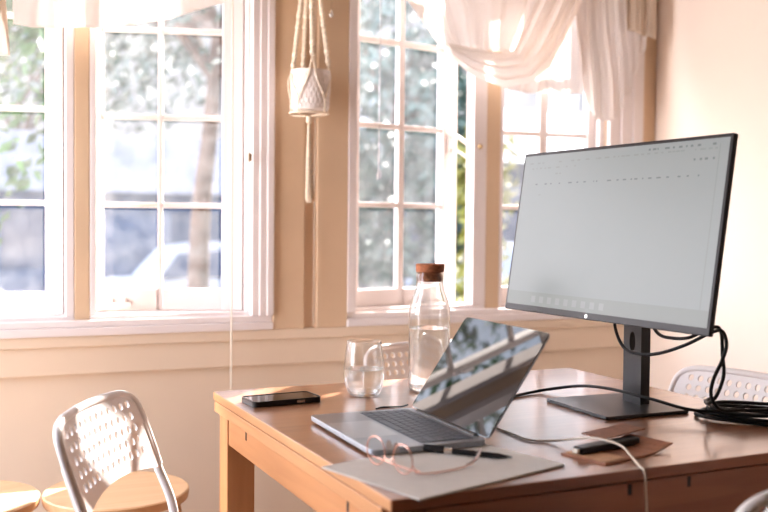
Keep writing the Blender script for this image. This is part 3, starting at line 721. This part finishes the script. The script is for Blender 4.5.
# ------------------------------------------------------------ outdoors
GZ=-.6
b=MB(); b.box(-40,60,3.05,60,GZ-.1,GZ); struct(b.build('ground',M['grass']))
b=MB(); b.box(-40,60,12.4,16.2,GZ,GZ+.02); struct(b.build('street',M['road']))
def car(x,y,mm,label,flip=1,h=1.45,l=4.2):
    r=empty('parked_car',(x,y,GZ+.02),0 if flip>0 else PI); tag(r,label,'car','cars parked on the street outside')
    T=Matrix.Rotation(PI/2,4,'X')     # profile xz -> extrude along y
    s=h/1.45; k=l/4.2
    body=[(-2.08,.35),(-1.7,.22),(1.75,.22),(2.08,.36),(2.1,.62),(1.95,.80),(1.05,.93),(.35,.97),(-1.9,.98),(-2.08,.86)]
    m=MB(); m.prism([(a*k,c*s) for a,c in body],-.86,.86,T=T); bo=m.build('body',mm,r,bevel=.09,seg=3,smooth=True)
    cab=[(.85,.93),(.48,1.36),(.1,1.43),(-1.0,1.45),(-1.35,1.40),(-1.95,.97)]
    m=MB(); n=len(cab); V=[(a*k,-.80,c*s) if c<1 else (a*k,-.62,c*s) for a,c in cab]+[(a*k,.80,c*s) if c<1 else (a*k,.62,c*s) for a,c in cab]
    F=[tuple(range(n)),tuple(range(2*n-1,n-1,-1))]+[((i+1)%n,i,n+i,n+(i+1)%n) for i in range(n)]
    m.add(V,F); m.build('roof',mm,r,bevel=.05,seg=2,smooth=True)
    for sy in (-1,1):
        for P in ([(.70,.98),(.44,1.30),(-.30,1.35),(-.30,.99)],[(-.38,.99),(-.38,1.35),(-1.15,1.34),(-1.60,1.02)]):
            m=MB(); V=[]
            for a,c in P:
                yy=.815-.19*(c-.97)/.46; V.append((a*k,sy*(yy+.004),c*s))
            for a,c in P:
                yy=.815-.19*(c-.97)/.46; V.append((a*k,sy*(yy-.05),c*s))
            m.add(V,[(0,1,2,3),(7,6,5,4),(0,4,5,1),(1,5,6,2),(2,6,7,3),(3,7,4,0)]); m.build('side_window',M['carg'],r)
    for wx in (-1.35,1.35):
        for sy in (-1,1):
            m=MB(); m.lathe([(.28,-.1),(.32,-.09),(.32,.09),(.28,.1)],24,T=Matrix.Translation((wx*k,sy*.80,.32))@Matrix.Rotation(PI/2,4,'X')); m.build('wheel',M['tyre'],r,smooth=True)
    return r
car(2.95,13.4,M['carw'],'white car parked outside behind the tree trunk in the second window',-1)
car(-1.6,13.2,M['carw'],'white car outside, seen low in the leftmost window',1)
car(8.4,13.6,M['carb'],'silver blue car glimpsed low in the open window gap',-1)
car(13.4,15.8,M['carr'],'dark red car seen low in the window left of the monitor',-1)
def tree(name,trunkpts,r0,crown,n,size,leaf,label,cat='tree',seed=1,branches=6):
    rt=empty(name,trunkpts[0] if trunkpts else (crown[0][0],crown[0][1],GZ)); tag(rt,label,cat)
    o0=Vector(rt.location)
    if trunkpts:
        m=MB(); P=[Vector(p)-o0 for p in trunkpts]; m.tube(P,lambda t:r0*(1-.5*t),12,smooth=5)
        rr=random.Random(seed)
        for k in range(branches):
            c=crown[k%len(crown)]; t=Vector((c[0]+rr.uniform(-1,1)*c[3]*.8,c[1]+rr.uniform(-1,1)*c[3]*.8,c[2]+rr.uniform(-.6,.8)*c[4]))-o0
            s_=P[-1] if k%2 else P[-2].lerp(P[-1],.5); mid=s_.lerp(t,.5)+Vector((rr.uniform(-.2,.2),rr.uniform(-.2,.2),.15))
            m.tube([s_,mid,t],lambda q_:r0*.42*(1-.8*q_),7,smooth=5)
        m.build('trunk',M['bark'],rt,smooth=True)
    rr=random.Random(seed+50); m=MB(); V=[];F=[]
    for i in range(n):
        c=crown[rr.randrange(len(crown))]
        while True:
            a=Vector((rr.uniform(-1,1),rr.uniform(-1,1),rr.uniform(-1,1)))
            if .25<a.length<1: break
        p=Vector((c[0]+a.x*c[3],c[1]+a.y*c[3],c[2]+a.z*c[4]))-o0
        ax=Vector((rr.gauss(0,1),rr.gauss(0,1),rr.gauss(0,1))).normalized(); bx=ax.orthogonal().normalized(); s_=size*rr.uniform(.6,1.3); q_=ax.cross(bx)
        k=len(V); V+=[p-bx*s_*.5,p+q_*s_*.22+ax*s_*.05,p+bx*s_*.5,p-q_*s_*.22+ax*s_*.05]; F.append((k,k+1,k+2,k+3))
    m.add(V,F); m.build('foliage',leaf,rt)
    return rt
tree('street_tree',[(1.90,8.8,GZ),(1.92,8.8,.5),(1.95,8.8,1.3),(2.03,8.8,2.0),(2.10,8.8,2.9)],.115,[(1.75,9.5,3.6,1.5,1.1),(2.6,9.2,3.2,1.3,1.0),(.9,9.3,2.9,1.0,.8)],1900,.15,M['leafp'],'tree with a bare brown trunk standing outside the second window',seed=3,branches=14)
tree('leafy_tree',[(-.9,7.1,GZ),(-.85,7.1,.6),(-.7,7.1,1.6)],.08,[(-.2,7.1,2.3,.9,1.3),(-.5,7.2,1.2,.7,.8),(.4,7.3,3.2,.5,.9),(-1.0,7.0,2.6,1.0,1.2)],4200,.13,M['leafg'],'bright green leafy tree outside the leftmost window',seed=5)
tree('garden_bush',None,.1,[(4.4,11.5,1.7,.7,1.5),(5.2,11.5,.9,.8,1.6),(5.9,11.4,2.0,.6,1.4)],4200,.19,M['leafp'],'pale grey green bush outside the middle window','bush',seed=7)
tree('garden_bush',None,.1,[(4.45,8.0,.3,.35,.95),(4.6,8.2,1.6,.35,.6)],1300,.13,M['leafy'],'yellow green bush glimpsed through the narrow open window gap','bush',seed=9)
tree('garden_bush',None,.1,[(-.7,9.6,.5,.6,1.0),(-1.2,9.8,.9,.7,1.1)],1200,.16,M['leafd'],'dark green shrub low in the leftmost window','bush',seed=11)
tree('background_tree',[(7.2,16.6,GZ),(7.2,16.6,1.8),(7.3,16.6,2.8)],.16,[(7.2,16.6,4.6,2.0,2.0),(8.2,17,3.6,1.2,1.4)],2200,.3,M['leafp'],'tall pale tree far behind the middle window','tree',seed=13)
tree('background_tree',[(1.2,29.5,GZ),(1.2,29.5,2.2),(1.2,29.5,4.4)],.2,[(1.0,29.5,6.6,3.4,2.8),(4.4,29.5,6.4,2.8,2.6)],2600,.3,M['leafp'],'tall pale tree beyond the blue grey house','tree',seed=15)
hs=empty('neighbour_house',(2,19,GZ)); tag(hs,'low blue grey house with a pale roof across the street','house')
m=MB(); m.box(-10,4.6,0,6,0,2.35); m.build('wall',M['blue'],hs)
m=MB(); V=[(-10.4,-.4,2.3),(5.0,-.4,2.3),(5.0,3,3.7),(-10.4,3,3.7),(5.0,6.4,2.3),(-10.4,6.4,2.3)]; m.add(V,[(0,1,2,3),(3,2,4,5),(0,3,5),(1,4,2),(0,5,4,1)]); m.build('roof',M['roofp'],hs)
for x in (-7.5,-4.8,-1.5,1.6): m=MB(); m.box(x,x+1.1,-.03,.0,.9,1.95); m.build('window',M['carg'],hs)
h2=empty('neighbour_house',(13,23,GZ)); tag(h2,'pale house across the street seen between window and monitor','house')
m=MB(); m.box(-4,6,0,6,0,3.6); m.build('wall',M['roofp'],h2)
m=MB(); V=[(-4.4,-.4,3.5),(6.4,-.4,3.5),(6.4,3,5.4),(-4.4,3,5.4),(6.4,6.4,3.5),(-4.4,6.4,3.5)]; m.add(V,[(0,1,2,3),(3,2,4,5),(0,3,5),(1,4,2),(0,5,4,1)]); m.build('roof',M['blue'],h2)
for x in (-2.6,.2,3): m=MB(); m.box(x,x+1.1,-.03,.0,1.2,2.5); m.build('window',M['carg'],h2)

# ------------------------------------------------------------ light
SKY_W,SKY_N=8.5,.42      # sky strength: boosted on the left as added fill, low elsewhere
SUN_AZ=(.724,.690); SUN_EL=35
sd=bpy.data.lights.new('sun','SUN'); sd.energy=19; sd.angle=R_(.6); sd.color=(1,.94,.87)
so=bpy.data.objects.new('sun',sd); COL.objects.link(so)
l=math.hypot(*SUN_AZ); e=R_(SUN_EL); dv=Vector((SUN_AZ[0]/l*math.cos(e),SUN_AZ[1]/l*math.cos(e),math.sin(e)))
so.rotation_euler=dv.to_track_quat('Z','Y').to_euler()
wd=bpy.data.worlds.new('sky'); S.world=wd; wd.use_nodes=True; nt=wd.node_tree
bg=nt.nodes['Background']; bg.inputs['Strength'].default_value=4.5
geo=nt.nodes.new('ShaderNodeTexCoord'); sx=nt.nodes.new('ShaderNodeSeparateXYZ'); rp=nt.nodes.new('ShaderNodeValToRGB')
rp.color_ramp.elements[0].position=0; rp.color_ramp.elements[0].color=(.92,.90,.95,1); rp.color_ramp.elements[1].position=.6; rp.color_ramp.elements[1].color=(.62,.74,.95,1)
nt.links.new(geo.outputs['Generated'],sx.inputs[0]); nt.links.new(sx.outputs['Z'],rp.inputs[0]); nt.links.new(rp.outputs[0],bg.inputs[0])
mr=nt.nodes.new('ShaderNodeMapRange'); mr.inputs[1].default_value=-.75; mr.inputs[2].default_value=.0; mr.inputs[3].default_value=SKY_W; mr.inputs[4].default_value=SKY_N; mr.interpolation_type='SMOOTHSTEP'
nt.links.new(sx.outputs['X'],mr.inputs[0]); nt.links.new(mr.outputs[0],bg.inputs['Strength'])

# ------------------------------------------------------------ camera
cd=bpy.data.cameras.new('camera'); cam=bpy.data.objects.new('camera',cd); COL.objects.link(cam); S.camera=cam
cd.sensor_width=36; cd.lens=955.8/768*36; cd.clip_start=.05; cd.clip_end=200
CR=Vector((0.918389,-0.395571,0.009257)); CU=Vector((0.003982,0.032632,0.999459)); CF=Vector((0.395659,0.917856,-0.031544))
Mx=Matrix((( CR.x,CU.x,-CF.x,0),(CR.y,CU.y,-CF.y,0),(CR.z,CU.z,-CF.z,1.11604),(0,0,0,1)))
cam.matrix_world=Mx
cd.dof.use_dof=True; cd.dof.focus_distance=2.02; cd.dof.aperture_fstop=2.8
S.view_settings.view_transform='Standard'; S.view_settings.look='None'; S.view_settings.gamma=1; S.view_settings.exposure=0.95
try: S.view_settings.use_curve_mapping=False
except Exception: pass
